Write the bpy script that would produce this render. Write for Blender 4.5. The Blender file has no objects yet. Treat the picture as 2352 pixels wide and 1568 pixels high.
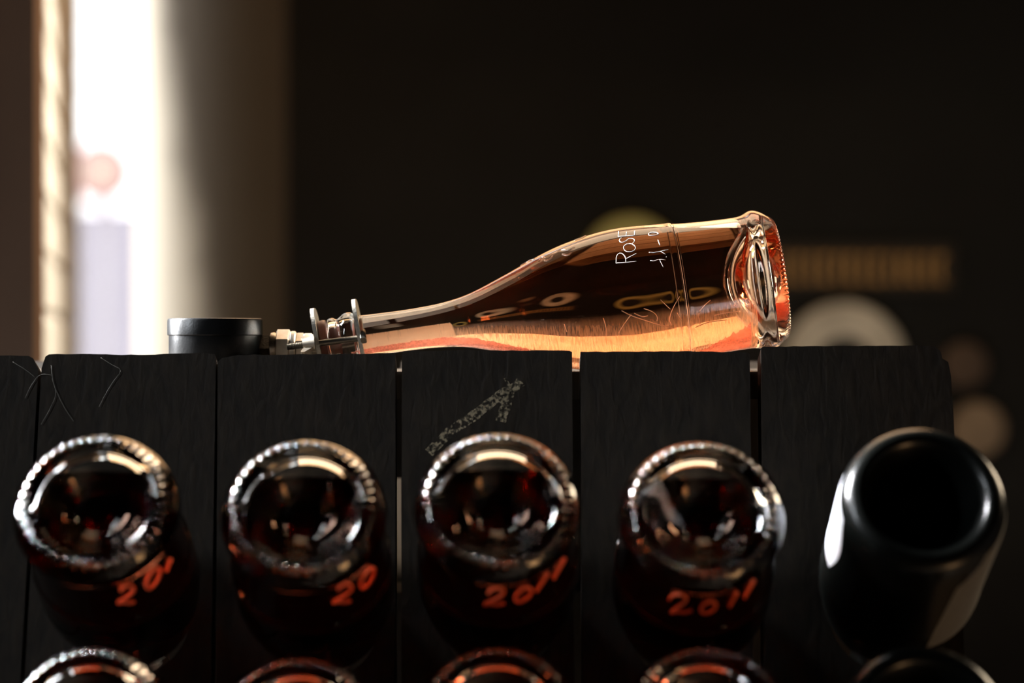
import bpy, bmesh, math, random
from mathutils import Vector, Matrix, noise
random.seed(7)
S = bpy.context.scene
COL = S.collection
F = 85.0 / 36.0 * 2352.0          # focal length in pixels
H = 1.45                          # camera height
CAM = Vector((0, 0, H))

# ------------------------------------------------------------------ camera, world, lights, exposure
cd = bpy.data.cameras.new('camera'); cam = bpy.data.objects.new('camera', cd); COL.objects.link(cam)
cam.location = CAM; cam.rotation_euler = (math.pi/2, 0, 0)
cd.lens = 85; cd.sensor_width = 36; cd.clip_start = 0.05; cd.clip_end = 100
cd.dof.use_dof = True; cd.dof.focus_distance = 1.585; cd.dof.aperture_fstop = 2.9; cd.dof.aperture_blades = 0
S.camera = cam
S.view_settings.view_transform = 'Standard'; S.view_settings.look = 'None'
S.view_settings.gamma = 1; S.view_settings.exposure = 0.0; S.view_settings.use_curve_mapping = False
S.cycles.use_denoising = True
S.cycles.max_bounces = 18; S.cycles.transmission_bounces = 18; S.cycles.glossy_bounces = 8
S.cycles.diffuse_bounces = 4; S.cycles.transparent_max_bounces = 24
S.cycles.caustics_reflective = True; S.cycles.caustics_refractive = True
S.cycles.blur_glossy = 0.3; S.cycles.sample_clamp_indirect = 20.0

W = bpy.data.worlds.new('overcast_sky'); S.world = W; W.use_nodes = True
W.node_tree.nodes['Background'].inputs[0].default_value = (1.0, 1.0, 1.0, 1)
W.node_tree.nodes['Background'].inputs[1].default_value = 3.0

def area(name, loc, target, sx, sy, power, col):
    l = bpy.data.lights.new(name, 'AREA'); l.shape = 'RECTANGLE'; l.size = sx; l.size_y = sy
    l.energy = power; l.color = col
    o = bpy.data.objects.new(name, l); COL.objects.link(o); o.location = loc
    o.rotation_euler = (Vector(target) - Vector(loc)).to_track_quat('-Z', 'Y').to_euler()
    return o
def spot(name, loc, target, power, col, ang, blend=.5, rad=.05):
    l = bpy.data.lights.new(name, 'SPOT'); l.energy = power; l.color = col
    l.spot_size = math.radians(ang); l.spot_blend = blend; l.shadow_soft_size = rad
    o = bpy.data.objects.new(name, l); COL.objects.link(o); o.location = loc
    o.rotation_euler = (Vector(target) - Vector(loc)).to_track_quat('-Z', 'Y').to_euler()
    return o
area('warm_cellar_light', (0.15, 3.45, H + 0.86), (0.12, 1.62, H + .3), 1.15, 0.64, 7.4, (1.0, 0.56, 0.26))
area('overhead_film_fill', (0.06, 2.36, H + 0.98), (0.06, 1.62, H), 0.80, 0.45, 4.5, (1.0, 0.70, 0.45))  # added unseen lamp that makes the film in the bottle glow
area('right_warm_lamp', (0.98, 2.05, H + 0.22), (0.17, 1.62, H), 0.22, 0.30, 5.0, (1.0, 0.80, 0.55))
lw = area('low_crate_fill', (0.15, 2.45, 0.30), (0.15, 3.5, 0.62), 0.9, 0.15, 2.8, (1.0, 0.85, 0.7)); lw.data.spread = math.radians(95)  # added unseen lamp to light the crates behind the rack
sw = area('side_window_light', (-1.5, 0.95, H + 0.55), (0, 1.5, H - .05), 0.15, 0.6, 1.9, (0.86, 0.93, 1.0)); sw.data.spread = math.radians(70)
hw = area('high_rim_fill', (-1.25, 1.92, H + 0.58), (0, 1.4, H - .05), 0.22, 1.2, 60.0, (0.95, 0.97, 1.0)); hw.data.spread = math.radians(60)  # unseen lamp added for the white highlights on the bottle rims
area('low_letter_fill', (0.75, 0.80, H - 0.75), (0.05, 1.45, H - .15), 0.22, 0.22, 1.2, (1.0, 0.55, 0.24))  # unseen lamp added to catch the orange lettering
area('yard_reveal_fill', (-2.3, 4.9, H + 0.35), (-0.66, 4.15, H + .1), 0.8, 1.4, 34.0, (1.0, 0.98, 0.93))  # added lamp that boosts the daylight on the doorway reveal
spot('plaque_fill_spot', (0.9, 2.3, H + 1.2), (0.68, 3.6, H - .02), 8.5, (1.0, 0.86, 0.62), 42, .9, .08)  # unseen spot added to brighten the wall plaques
spot('jamb_fill_spot', (0.1, 2.45, H + 0.95), (-0.50, 2.62, H + .05), 120.0, (1.0, 0.95, 0.86), 34, .5, .08)  # unseen spot added to brighten the brick jamb

# ------------------------------------------------------------------ helpers
def W3(px, py, Y):
    return Vector(((px - 1176) / F * Y, Y, H - (py - 784) / F * Y))
def ray(px, py):
    return Vector(((px - 1176) / F, 1.0, -(py - 784) / F))
def tag(o, label=None, cat=None, group=None, kind=None):
    if label: o['label'] = label
    if cat: o['category'] = cat
    if group: o['group'] = group
    if kind: o['kind'] = kind
    return o
def empty(name, loc, label, cat, group=None):
    o = bpy.data.objects.new(name, None); COL.objects.link(o); o.location = loc
    o.empty_display_size = 0.02
    return tag(o, label, cat, group)
def make(name, bm, mat, parent=None, smooth=True, world=True):
    me = bpy.data.meshes.new(name); bm.to_mesh(me); bm.free()
    me.materials.append(mat)
    for p in me.polygons: p.use_smooth = smooth
    o = bpy.data.objects.new(name, me); COL.objects.link(o)
    if parent:
        o.parent = parent
        if world:       # mesh was made in world space
            o.matrix_parent_inverse = mat_of(parent).inverted()
    return o
def mat_of(o):
    m = o.matrix_basis.copy()
    if o.parent: m = mat_of(o.parent) @ o.matrix_parent_inverse @ m
    return m
def autosmooth(o, ang=35):
    bpy.context.view_layer.objects.active = None
    me = o.data
    bm = bmesh.new(); bm.from_mesh(me)
    for e in bm.edges:
        if len(e.link_faces) == 2 and e.calc_face_angle(0) > math.radians(ang): e.smooth = False
    bm.to_mesh(me); bm.free()
    return o
def box(bm, lo, hi, M=None):
    vs = []
    for x in (lo[0], hi[0]):
        for y in (lo[1], hi[1]):
            for z in (lo[2], hi[2]):
                v = Vector((x, y, z)); vs.append(bm.verts.new(M @ v if M else v))
    for f in ((0,1,3,2),(4,6,7,5),(0,4,5,1),(2,3,7,6),(0,2,6,4),(1,5,7,3)):
        bm.faces.new([vs[i] for i in f])
def lathe_rings(bm, prof, seg, M=None, closed_ends=True, mod=None):
    """prof: list of (r, z). r==0 gives a pole."""
    rings = []
    for (r, z) in prof:
        if r < 1e-7:
            v = Vector((0, 0, z)); rings.append([bm.verts.new(M @ v if M else v)])
        else:
            R = []
            for i in range(seg):
                a = 2*math.pi*i/seg
                rr, zz = (r, z) if mod is None else mod(r, z, a)
                v = Vector((rr*math.cos(a), rr*math.sin(a), zz)); R.append(bm.verts.new(M @ v if M else v))
            rings.append(R)
    for A, B in zip(rings, rings[1:]):
        if len(A) == 1 and len(B) == 1: continue
        for i in range(seg):
            j = (i+1) % seg
            if len(A) == 1: bm.faces.new((A[0], B[j], B[i]))
            elif len(B) == 1: bm.faces.new((A[i], A[j], B[0]))
            else: bm.faces.new((A[i], A[j], B[j], B[i]))
    return rings
def tube(bm, pts, rad, seg=6, rads=None):
    n = len(pts)
    if n < 2: return
    prev = None; up = Vector((0.31, 0.22, 0.93)).normalized()
    for i, p in enumerate(pts):
        d = (pts[min(i+1, n-1)] - pts[max(i-1, 0)])
        if d.length < 1e-9: d = Vector((1, 0, 0))
        d.normalize()
        a = d.cross(up)
        if a.length < 1e-3: a = d.cross(Vector((1, 0, 0)))
        a.normalize(); b = d.cross(a)
        r = rads[i] if rads else rad
        R = [bm.verts.new(p + a*math.cos(2*math.pi*k/seg)*r + b*math.sin(2*math.pi*k/seg)*r) for k in range(seg)]
        if prev:
            for k in range(seg):
                bm.faces.new((prev[k], prev[(k+1) % seg], R[(k+1) % seg], R[k]))
        else:
            bm.faces.new(R[::-1])
        prev = R
    bm.faces.new(prev)
def smooth_line(pts, it=2):
    pts = [Vector(p) for p in pts]
    for _ in range(it):
        q = [pts[0]]
        for a, b in zip(pts, pts[1:]):
            q += [a*.75 + b*.25, a*.25 + b*.75]
        q.append(pts[-1]); pts = q
    return pts
def chaikin(prof, it=2):
    return [(p.x, p.y) for p in smooth_line([(a, b, 0) for a, b in prof], it)]
def fix_normals(bm):
    bmesh.ops.recalc_face_normals(bm, faces=bm.faces)

# ------------------------------------------------------------------ materials
def mat(name):
    m = bpy.data.materials.new(name); m.use_nodes = True
    return m, m.node_tree.nodes, m.node_tree.links, m.node_tree.nodes['Principled BSDF']
def plain(name, col, rough=.5, metal=0., spec=.5, coat=0., bump=0., bscale=200., var=0., vscale=40.):
    m, N, L, P = mat(name)
    P.inputs['Base Color'].default_value = (*col, 1); P.inputs['Roughness'].default_value = rough
    P.inputs['Metallic'].default_value = metal; P.inputs['Specular IOR Level'].default_value = spec
    P.inputs['Coat Weight'].default_value = coat
    tc = N.new('ShaderNodeTexCoord')
    if var:
        n = N.new('ShaderNodeTexNoise'); n.inputs['Scale'].default_value = vscale; n.inputs['Detail'].default_value = 5
        L.new(tc.outputs['Object'], n.inputs['Vector'])
        r = N.new('ShaderNodeValToRGB')
        r.color_ramp.elements[0].position = .3; r.color_ramp.elements[1].position = .7
        r.color_ramp.elements[0].color = (*[c*(1-var) for c in col], 1)
        r.color_ramp.elements[1].color = (*[min(1, c*(1+var)) for c in col], 1)
        L.new(n.outputs['Fac'], r.inputs['Fac']); L.new(r.outputs['Color'], P.inputs['Base Color'])
    if bump:
        n = N.new('ShaderNodeTexNoise'); n.inputs['Scale'].default_value = bscale; n.inputs['Detail'].default_value = 4
        L.new(tc.outputs['Object'], n.inputs['Vector'])
        b = N.new('ShaderNodeBump'); b.inputs['Strength'].default_value = bump; b.inputs['Distance'].default_value = .001
        L.new(n.outputs['Fac'], b.inputs['Height']); L.new(b.outputs['Normal'], P.inputs['Normal'])
    return m
def wood(name, c0, c1, rough=.75, scale=1.0):
    m, N, L, P = mat(name)
    tc = N.new('ShaderNodeTexCoord'); mp = N.new('ShaderNodeMapping')
    mp.inputs['Scale'].default_value = (60*scale, 60*scale, 4*scale)
    L.new(tc.outputs['Object'], mp.inputs['Vector'])
    n = N.new('ShaderNodeTexNoise'); n.inputs['Scale'].default_value = 3; n.inputs['Detail'].default_value = 8
    n.inputs['Distortion'].default_value = .6
    L.new(mp.outputs['Vector'], n.inputs['Vector'])
    r = N.new('ShaderNodeValToRGB'); r.color_ramp.elements[0].position = .32; r.color_ramp.elements[1].position = .72
    r.color_ramp.elements[0].color = (*c0, 1); r.color_ramp.elements[1].color = (*c1, 1)
    L.new(n.outputs['Fac'], r.inputs['Fac']); L.new(r.outputs['Color'], P.inputs['Base Color'])
    b = N.new('ShaderNodeBump'); b.inputs['Strength'].default_value = .3; b.inputs['Distance'].default_value = .0009
    L.new(n.outputs['Fac'], b.inputs['Height']); L.new(b.outputs['Normal'], P.inputs['Normal'])
    P.inputs['Roughness'].default_value = rough; P.inputs['Specular IOR Level'].default_value = .18
    return m
def glass_mat(name, col, ior=1.5):
    m, N, L, P = mat(name); N.remove(P)
    g = N.new('ShaderNodeBsdfGlass'); g.inputs['Color'].default_value = (*col, 1)
    g.inputs['Roughness'].default_value = 0.0; g.inputs['IOR'].default_value = ior
    L.new(g.outputs[0], N['Material Output'].inputs['Surface'])
    return m
def wine_mat(name, col, dens):
    m, N, L, P = mat(name); N.remove(P)
    g = N.new('ShaderNodeBsdfGlass'); g.inputs['Roughness'].default_value = 0
    at = N.new('ShaderNodeAttribute'); at.attribute_name = 'ior'
    L.new(at.outputs['Fac'], g.inputs['IOR'])
    L.new(g.outputs[0], N['Material Output'].inputs['Surface'])
    v = N.new('ShaderNodeVolumeAbsorption'); v.inputs['Color'].default_value = (*col, 1); v.inputs['Density'].default_value = dens
    L.new(v.outputs[0], N['Material Output'].inputs['Volume'])
    return m
GLASS = glass_mat('clear_glass', (.985, .99, .985))
WINE = wine_mat('rose_wine', (.88, .40, .02), 17)
WINE_D = wine_mat('shaded_rose_wine', (.72, .30, .05), 60)  # denser copy of the rosé; darkness behind the racked bottles is put into it
PLANK = wood('dark_aged_wood', (.010, .0072, .005), (.021, .0150, .0095), .72)
BOARD = wood('top_board_wood', (.06, .045, .03), (.11, .085, .06))
STEEL = plain('brushed_steel', (.72, .67, .58), .45, 1.0, bump=.25, bscale=900, var=.18, vscale=300)
NICKEL = plain('nickel_fitting', (.60, .52, .42), .38, 1.0, var=.1, vscale=200)
DARKST = plain('dark_steel', (.20, .18, .15), .38, 1.0, bump=.2, bscale=800)
BLACKP = plain('black_painted_steel', (.008, .0082, .0085), .30, 0, .22, .0, bump=.1, bscale=600)
RUBBER = plain('brown_rubber', (.20, .07, .045), .42, 0, .5)
BLACKG = plain('black_bottle_glass', (.003, .0035, .003), .26, 0, .32, .0, bump=.05, bscale=150)
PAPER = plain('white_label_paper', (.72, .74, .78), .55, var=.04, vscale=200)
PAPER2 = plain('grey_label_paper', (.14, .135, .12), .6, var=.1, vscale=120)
PAINTW = plain('white_paint_pen', (.55, .52, .48), .6)
PAINTR = plain('wine_light_paint', (.85, .14, .045), .6)  # orange of light coming through the wine, put into the letters' colour

# ------------------------------------------------------------------ the cellar (setting)
PL = plain('plaster_cream', (.80, .74, .64), .9, bump=.3, bscale=30, var=.08, vscale=8)
DARKW = plain('dark_cellar_wall', (.035, .031, .027), .95, bump=.3, bscale=20, var=.2, vscale=5)
BROWNW = plain('brown_plaster_wall', (.34, .21, .145), .95, bump=.3, bscale=20, var=.1, vscale=5)
FLOORM = plain('brown_concrete_floor', (.22, .17, .12), .8, var=.2, vscale=4)
CEILM = plain('dark_ceiling', (.03, .028, .025), .95, var=.2, vscale=4)
def slab(name, lo, hi, m, **k):
    bm = bmesh.new(); box(bm, lo, hi); fix_normals(bm)
    o = make(name, bm, m, smooth=False); tag(o, kind='structure'); return o
slab('floor', (-3.2, -2.2, -.1), (3.2, 3.6, 0), FLOORM)
slab('ceiling', (-3.2, -2.2, 3.0), (3.2, 3.62, 3.1), CEILM)
slab('wall_front', (-3.2, -2.3, 0), (3.2, -2.2, 3.0), DARKW)
slab('wall_right', (3.1, -2.2, 0), (3.2, 3.6, 3.0), DARKW)
slab('wall_left', (-3.2, -2.2, 0), (-3.1, 2.3, 3.0), DARKW)
# left partition ends in a splayed brick jamb
slab('wall_partition', (-3.1, 2.17, 0), (-0.4285, 2.2135, 3.0), BROWNW)
BRK = plain('pale_brick', (.74, .68, .57), .9, bump=.5, bscale=60, var=.15, vscale=20)
MORT = plain('pale_mortar', (.66, .61, .52), .95, bump=.3, bscale=90, var=.1, vscale=30)
jb = bmesh.new()
a0, a1 = Vector((-.4345, 2.215)), Vector((-.697, 3.90))
for i, (z0, z1) in enumerate([(0, 3.0)]):
    vs = []
    for z in (z0, z1):
        for p in ((a0.x-.002, a0.y), (a1.x-.002, a1.y), (-3.2, 3.90), (-3.2, 2.215)):
            vs.append(jb.verts.new((p[0], p[1], z)))
    for f in ((0,1,2,3),(7,6,5,4),(0,4,5,1),(1,5,6,2),(2,6,7,3),(3,7,4,0)): jb.faces.new([vs[k] for k in f])
fix_normals(jb)
jamb = make('wall_jamb', jb, MORT, smooth=False); tag(jamb, kind='structure')
d = (a1 - a0); dl = d.length; d.normalize(); nrm = Vector((d.y, -d.x))
row = 0; z = 1.13
ztop = 2.25
while z < ztop:
    off = 0 if row % 2 else -.12
    s = off
    while s < dl - .01:
        e = min(s + .235, dl - .003); b = max(s, .003)
        if e - b > .02:
            bm = bmesh.new()
            M = Matrix(((d.x, nrm.x, 0, a0.x), (d.y, nrm.y, 0, a0.y), (0, 0, 1, 0), (0, 0, 0, 1)))
            pr = .0005 + random.uniform(0, .0008)
            box(bm, (b, -.01, z + .003), (e, pr, z + .052), M)
            bmesh.ops.bevel(bm, geom=list(bm.edges), offset=.003, segments=1, affect='EDGES')
            fix_normals(bm)
            make('brick', bm, BRK, jamb, smooth=False)
        s += .245
    z += .058; row += 1
# curved back wall: rounded plaster reveal turning into the dark back wall
pts = smooth_line([(-.60, 6.2, 0), (-.655, 5.2, 0), (-.672, 4.55, 0), (-.660, 4.3, 0), (-.642, 4.12, 0), (-.60, 3.96, 0), (-.52, 3.84, 0), (-.38, 3.74, 0), (-.16, 3.67, 0), (.12, 3.63, 0), (.6, 3.62, 0)], 3)
pts.append(Vector((3.1, 3.62, 0)))
bm = bmesh.new(); lo = []; hi = []; lob = []; hib = []
for p in pts:
    lo.append(bm.verts.new((p.x, p.y, 0))); hi.append(bm.verts.new((p.x, p.y, 3.0)))
for i in range(len(pts)-1): bm.faces.new((lo[i], lo[i+1], hi[i+1], hi[i]))
# close it into a solid
c0, c1 = bm.verts.new((3.1, 6.2, 0)), bm.verts.new((3.1, 6.2, 3.0))
bm.faces.new((lo[-1], c0, c1, hi[-1])); bm.faces.new((c0, lo[0], hi[0], c1))
bm.faces.new(hi + [c1]); bm.faces.new((lo + [c0])[::-1])
fix_normals(bm)
wb = make('wall_back', bm, PL); autosmooth(wb, 30)
# cream reveal beside the doorway; a leaning cream-to-brown ramp paints the light's falloff
m_, N_, L_, P_ = mat('light_falloff_plaster'); P_.inputs['Roughness'].default_value = .95
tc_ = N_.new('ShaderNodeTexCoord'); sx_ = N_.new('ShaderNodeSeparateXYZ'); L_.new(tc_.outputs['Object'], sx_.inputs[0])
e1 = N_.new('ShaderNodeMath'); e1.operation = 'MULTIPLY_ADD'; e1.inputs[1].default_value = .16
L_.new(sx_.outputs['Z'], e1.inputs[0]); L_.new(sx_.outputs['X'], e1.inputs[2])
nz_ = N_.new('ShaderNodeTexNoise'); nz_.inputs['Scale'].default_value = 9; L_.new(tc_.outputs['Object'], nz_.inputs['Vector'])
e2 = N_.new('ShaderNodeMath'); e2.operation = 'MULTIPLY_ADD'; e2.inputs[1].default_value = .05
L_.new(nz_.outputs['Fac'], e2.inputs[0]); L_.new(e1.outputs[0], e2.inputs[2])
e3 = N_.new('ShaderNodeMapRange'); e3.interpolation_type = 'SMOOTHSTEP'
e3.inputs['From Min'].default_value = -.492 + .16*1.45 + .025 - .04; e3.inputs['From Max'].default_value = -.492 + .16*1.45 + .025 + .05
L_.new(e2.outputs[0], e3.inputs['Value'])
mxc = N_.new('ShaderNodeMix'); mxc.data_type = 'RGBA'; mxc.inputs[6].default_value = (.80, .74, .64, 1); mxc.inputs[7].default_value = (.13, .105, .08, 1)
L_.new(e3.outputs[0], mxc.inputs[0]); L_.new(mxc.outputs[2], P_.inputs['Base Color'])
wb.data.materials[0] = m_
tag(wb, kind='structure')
# dark panel on the flat part; its left edge imitates the light fading out
slab('fade_panel_1', (-.335, 3.585, .2), (3.08, 3.612, 2.95), plain('dark_fade_panel', (.0085, .0083, .0080), .95, var=.2, vscale=6))
CRW = wood('refraction_crate_wood', (.28, .16, .08), (.45, .28, .15)); CRD = wood('dark_refraction_crate_wood', (.10, .06, .03), (.18, .11, .06))
def crate(x0, x1, z0, z1, m, label):  # unseen crates, added as brown tone for the lying bottle to refract
    root = empty('refraction_crate', ((x0+x1)/2, 3.3, z0), label, 'crate')
    n = max(2, int((z1-z0)/.11)); h = (z1-z0)/n
    for k in range(n):
        for (lo, hi) in (((x0, 3.10, z0+k*h+.004), (x1, 3.115, z0+(k+1)*h-.004)), ((x0, 3.535, z0+k*h+.004), (x1, 3.55, z0+(k+1)*h-.004)),
                         ((x0, 3.1151, z0+k*h+.004), (x0+.015, 3.5349, z0+(k+1)*h-.004)), ((x1-.015, 3.1151, z0+k*h+.004), (x1, 3.5349, z0+(k+1)*h-.004))):
            bm = bmesh.new(); box(bm, lo, hi); fix_normals(bm); make('refraction_crate_slat', bm, m, root, smooth=False)
    for xx in (x0+.0152, x1-.0352):
        bm = bmesh.new(); box(bm, (xx, 3.1152, z0), (xx+.02, 3.135, z1)); fix_normals(bm); make('refraction_crate_post', bm, m, root, smooth=False)
    bm = bmesh.new(); box(bm, (x0+.0152, 3.136, z0+.005), (x1-.0152, 3.5345, z0+.02)); fix_normals(bm); make('refraction_crate_bottom', bm, m, root, smooth=False)
crate(-.42, -.02, 0, .88, CRD, 'dark crate added behind the rack for the glass to refract, below the gauge')
crate(.02, .50, 0, .46, CRW, 'light crate added behind the rack for the glass to refract, lowest of the stack')
crate(.06, .48, .461, .94, CRW, 'light crate added on top of another one for the glass to refract')
crate(.56, 1.15, 0, .80, CRD, 'dark crate added behind the right end of the rack for the glass to refract')
# outside, seen through the opening
slab('ground', (-6, 3.9, -.1), (-.62, 12, 0), plain('outside_paving', (.5, .48, .45), .9, var=.1, vscale=3))
ow = slab('wall_outside', (-3.5, 8.0, 0), (.5, 8.1, 1.885), plain('pale_lavender_render', (.36, .345, .42), .9, var=.08, vscale=2))
bm = bmesh.new()
M = Matrix.Translation(W3(235, 395, 7.6)) @ Matrix.Rotation(math.pi/2, 4, 'X')
lathe_rings(bm, [(0, .03), (.095, .03), (.1, .02), (.1, 0), (0, 0)], 48, M); fix_normals(bm)
sg = make('round_sign', bm, plain('pale_red_enamel', (.46, .25, .25), .5, var=.1), smooth=True); autosmooth(sg)
tag(sg, 'pale red round blurred sign outside the bright doorway, above the lavender wall', 'sign')
bm = bmesh.new(); p = W3(235, 395, 7.58)
lathe_rings(bm, [(0, .012), (.04, .012), (.042, 0), (0, 0)], 32, Matrix.Translation(p) @ Matrix.Rotation(math.pi/2, 4, 'X')); fix_normals(bm)
make('sign_centre', bm, plain('cream_enamel', (.60, .56, .46), .5), sg)
bm = bmesh.new(); p = W3(235, 395, 7.6)
tube(bm, [Vector((p.x, 7.66, 0)), Vector((p.x, 7.66, p.z))], .02, 10); fix_normals(bm)
make('sign_post', bm, plain('pale_post', (.4, .38, .42), .6), sg)

# ------------------------------------------------------------------ the riddling rack
TAU = math.radians(18)
Dn = Vector((0, -math.sin(TAU), -math.cos(TAU)))     # down the face
Nf = Vector((0, -math.cos(TAU), math.sin(TAU)))      # out of the face
P0 = W3(1176, 805, 1.56)
def rackface(px, py):
    r = ray(px, py); t = (P0 - CAM).dot(Nf) / r.dot(Nf)
    p = CAM + r * t
    return p.x, (p - P0).dot(Dn)
def facepoint(X, v, w=0):
    return Vector((X, P0.y, P0.z)) + Dn * v + Nf * w
rack = empty('riddling_rack', (0, 1.66, 0), 'dark weathered wooden riddling rack of upright planks holding the bottles', 'rack')
Alpha = math.radians(30)
Ax = Vector((0, math.cos(Alpha), -math.sin(Alpha)))   # base -> mouth of racked bottles
PX1 = [(214, 1147, 1.363), (694, 1159, 1.363), (1142, 1143, 1.363), (1615, 1163, 1.363), (2127, 1136, 1.363)]
PX2 = [(197, 1648, 1.325), (680, 1672, 1.325), (1143, 1648, 1.325), (1628, 1648, 1.325), (2130, 1650, 1.325)]
bases1 = [W3(*p) for p in PX1]; bases2 = [W3(*p) for p in PX2]
def plank_top(pts):
    out = []
    for (a, b) in zip(pts, pts[1:]):
        n = max(1, int(abs(b[0]-a[0]) / 18))
        for k in range(n):
            t = k / n
            x = a[0] + (b[0]-a[0])*t; y = a[1] + (b[1]-a[1])*t
            out.append((x, y + random.uniform(-1.1, 1.1)))
    out.append(pts[-1]); return out
def boolean(o, cutters):
    for c in cutters:
        md = o.modifiers.new('hole', 'BOOLEAN'); md.operation = 'DIFFERENCE'; md.object = c; md.solver = 'EXACT'
    dg = bpy.context.evaluated_depsgraph_get(); dg.update()
    me = bpy.data.meshes.new_from_object(o.evaluated_get(dg))
    o.modifiers.clear(); o.data = me
cutters = []
for b in bases1 + bases2:
    bm = bmesh.new()
    q = (-Ax).to_track_quat('Z', 'Y').to_matrix().to_4x4()
    M = Matrix.Translation(b) @ Ax.to_track_quat('Z', 'Y').to_matrix().to_4x4()
    lathe_rings(bm, [(0, .10), (.036, .10), (.036, .40), (0, .40)], 40, M); fix_normals(bm)
    c = make('cutter', bm, PLANK); cutters.append(c)
TH = .024
def plank(top_pts, left_bottom, right_bottom, cut, label=None):
    """outline in photo pixels on the rack face; the foot runs on down to the floor"""
    tp = [rackface(*p) for p in plank_top(top_pts)]
    (xl, vl), (xr, vr) = rackface(*left_bottom), rackface(*right_bottom)
    def ext(a, b, v):   # extend edge straight down
        return a[0] + (b[0]-a[0]) * (v - a[1]) / (b[1] - a[1])
    V = 1.48
    outl = tp + [(xr, vr), (ext(tp[-1], (xr, vr), V) * .3 + xr * .7, V), (ext(tp[0], (xl, vl), V) * .3 + xl * .7, V), (xl, vl)]
    bm = bmesh.new()
    f = [bm.verts.new(facepoint(x, v)) for x, v in outl]
    b = [bm.verts.new(facepoint(x, v, -TH)) for x, v in outl]
    n = len(outl)
    bm.faces.new(f); bm.faces.new(b[::-1])
    for i in range(n): bm.faces.new((f[i], f[(i+1) % n], b[(i+1) % n], b[i]))
    fix_normals(bm)
    o = make('plank', bm, PLANK, rack, smooth=False)
    bpy.context.view_layer.update()
    if cut: boolean(o, cut)
    if label: o['label'] = label
    return o
plank([(-335, 817), (-40, 817), (66, 816), (76, 822), (88, 846)], (-420, 1568), (46, 1568), [])
plank([(95, 846), (104, 818), (112, 813), (300, 814), (470, 811), (493, 812), (496, 826)], (56, 1568), (484, 1568), [cutters[0], cutters[5]])
plank([(500, 830), (510, 822), (545, 815), (640, 814), (902, 811), (908, 813)], (496, 1568), (908, 1568), [cutters[1], cutters[6]])
p3 = plank([(923, 814), (926, 806), (1120, 804), (1308, 805), (1314, 808)], (922, 1568), (1319, 1568), [cutters[2], cutters[7]])
plank([(1333, 808), (1520, 806), (1715, 809), (1722, 812)], (1338, 1568), (1732, 1568), [cutters[3], cutters[8]])
p5 = plank([(1748, 800), (1752, 796), (1950, 794), (2110, 793), (2148, 795), (2160, 806), (2164, 822), (2178, 830), (2184, 862), (2190, 960)], (1756, 1568), (2218, 1568), [cutters[4], cutters[9]], 'end plank with a chipped upper corner')
for c in cutters: bpy.data.objects.remove(c)
# board under the lying bottle
zb = W3(1176, 852, 1.625).z
bm = bmesh.new()
x0, x1 = W3(-330, 0, 1.6).x, W3(2165, 0, 1.6).x
box(bm, (x0, 1.5875, zb-.018), (x1, 1.735, zb)); fix_normals(bm)
make('top_board', bm, BOARD, rack, smooth=False)
# rear panel planks, mirror slope
Yr = 1.737
rear = [x0] + [W3(p, 0, 1.77).x for p in (250, 690, 913, 1130, 1540, 1950)] + [x1]
for xa, xb in zip(rear, rear[1:]):
    xa += .0035; xb -= .0035
    bm = bmesh.new()
    M = Matrix.Translation((0, Yr, zb - .002)) @ Matrix.Rotation(TAU, 4, 'X')
    box(bm, (xa, 0, -1.48), (xb, TH, 0), M); fix_normals(bm)
    make('rear_plank', bm, PLANK, rack, smooth=False)
for dz in (.55, 1.2):   # cross battens behind the front planks
    bm = bmesh.new()
    c = facepoint(0, dz, -TH - .001)
    for_pts = [c, c - Nf*.025, c - Nf*.025 + Dn*.06, c + Dn*.06]
    vs = []
    for X in (x0, x1):
        for p in for_pts: vs.append(bm.verts.new((X, p.y, p.z)))
    for f in ((0,1,2,3),(7,6,5,4),(0,4,5,1),(1,5,6,2),(2,6,7,3),(3,7,4,0)): bm.faces.new([vs[k] for k in f])
    fix_normals(bm); make('cross_batten', bm, BOARD, rack, smooth=False)
# chalk mark on the third full plank
def chalk_mat():
    m, N, L, P = mat('chalk')
    P.inputs['Base Color'].default_value = (.25, .205, .13, 1); P.inputs['Roughness'].default_value = 1
    tc = N.new('ShaderNodeTexCoord'); n = N.new('ShaderNodeTexNoise'); n.inputs['Scale'].default_value = 420; n.inputs['Detail'].default_value = 3
    L.new(tc.outputs['Object'], n.inputs['Vector'])
    r = N.new('ShaderNodeValToRGB'); r.color_ramp.elements[0].position = .43; r.color_ramp.elements[1].position = .60
    r.color_ramp.elements[0].color = (0, 0, 0, 1)
    L.new(n.outputs['Fac'], r.inputs['Fac']); L.new(r.outputs['Color'], P.inputs['Alpha'])
    return m
CHALK = chalk_mat()
bm = bmesh.new()
def ribbon(bm, pxs, w):
    P = [rackface(*p) for p in pxs]
    q = smooth_line([(a, b, 0) for a, b in P], 2)
    prev = None
    for i, p in enumerate(q):
        d = (q[min(i+1, len(q)-1)] - q[max(i-1, 0)]).normalized()
        s = Vector((-d.y, d.x, 0)) * w * (.5 + .12*random.random())
        r = [bm.verts.new(facepoint((p+s).x, (p+s).y, .0004)), bm.verts.new(facepoint((p-s).x, (p-s).y, .0004))]
        if prev: bm.faces.new((prev[0], prev[1], r[1], r[0]))
        prev = r
ribbon(bm, [(1197, 876), (1185, 888), (1160, 900), (1120, 930), (1080, 962), (1040, 985), (1000, 1025), (985, 1040)], .0058)
ribbon(bm, [(1172, 893), (1165, 915), (1158, 940), (1150, 968)], .0062)
ribbon(bm, [(1160, 868), (1166, 880), (1174, 893)], .0016)
ch = make('chalk_mark', bm, CHALK, p3, smooth=False)
bm = bmesh.new()

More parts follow.
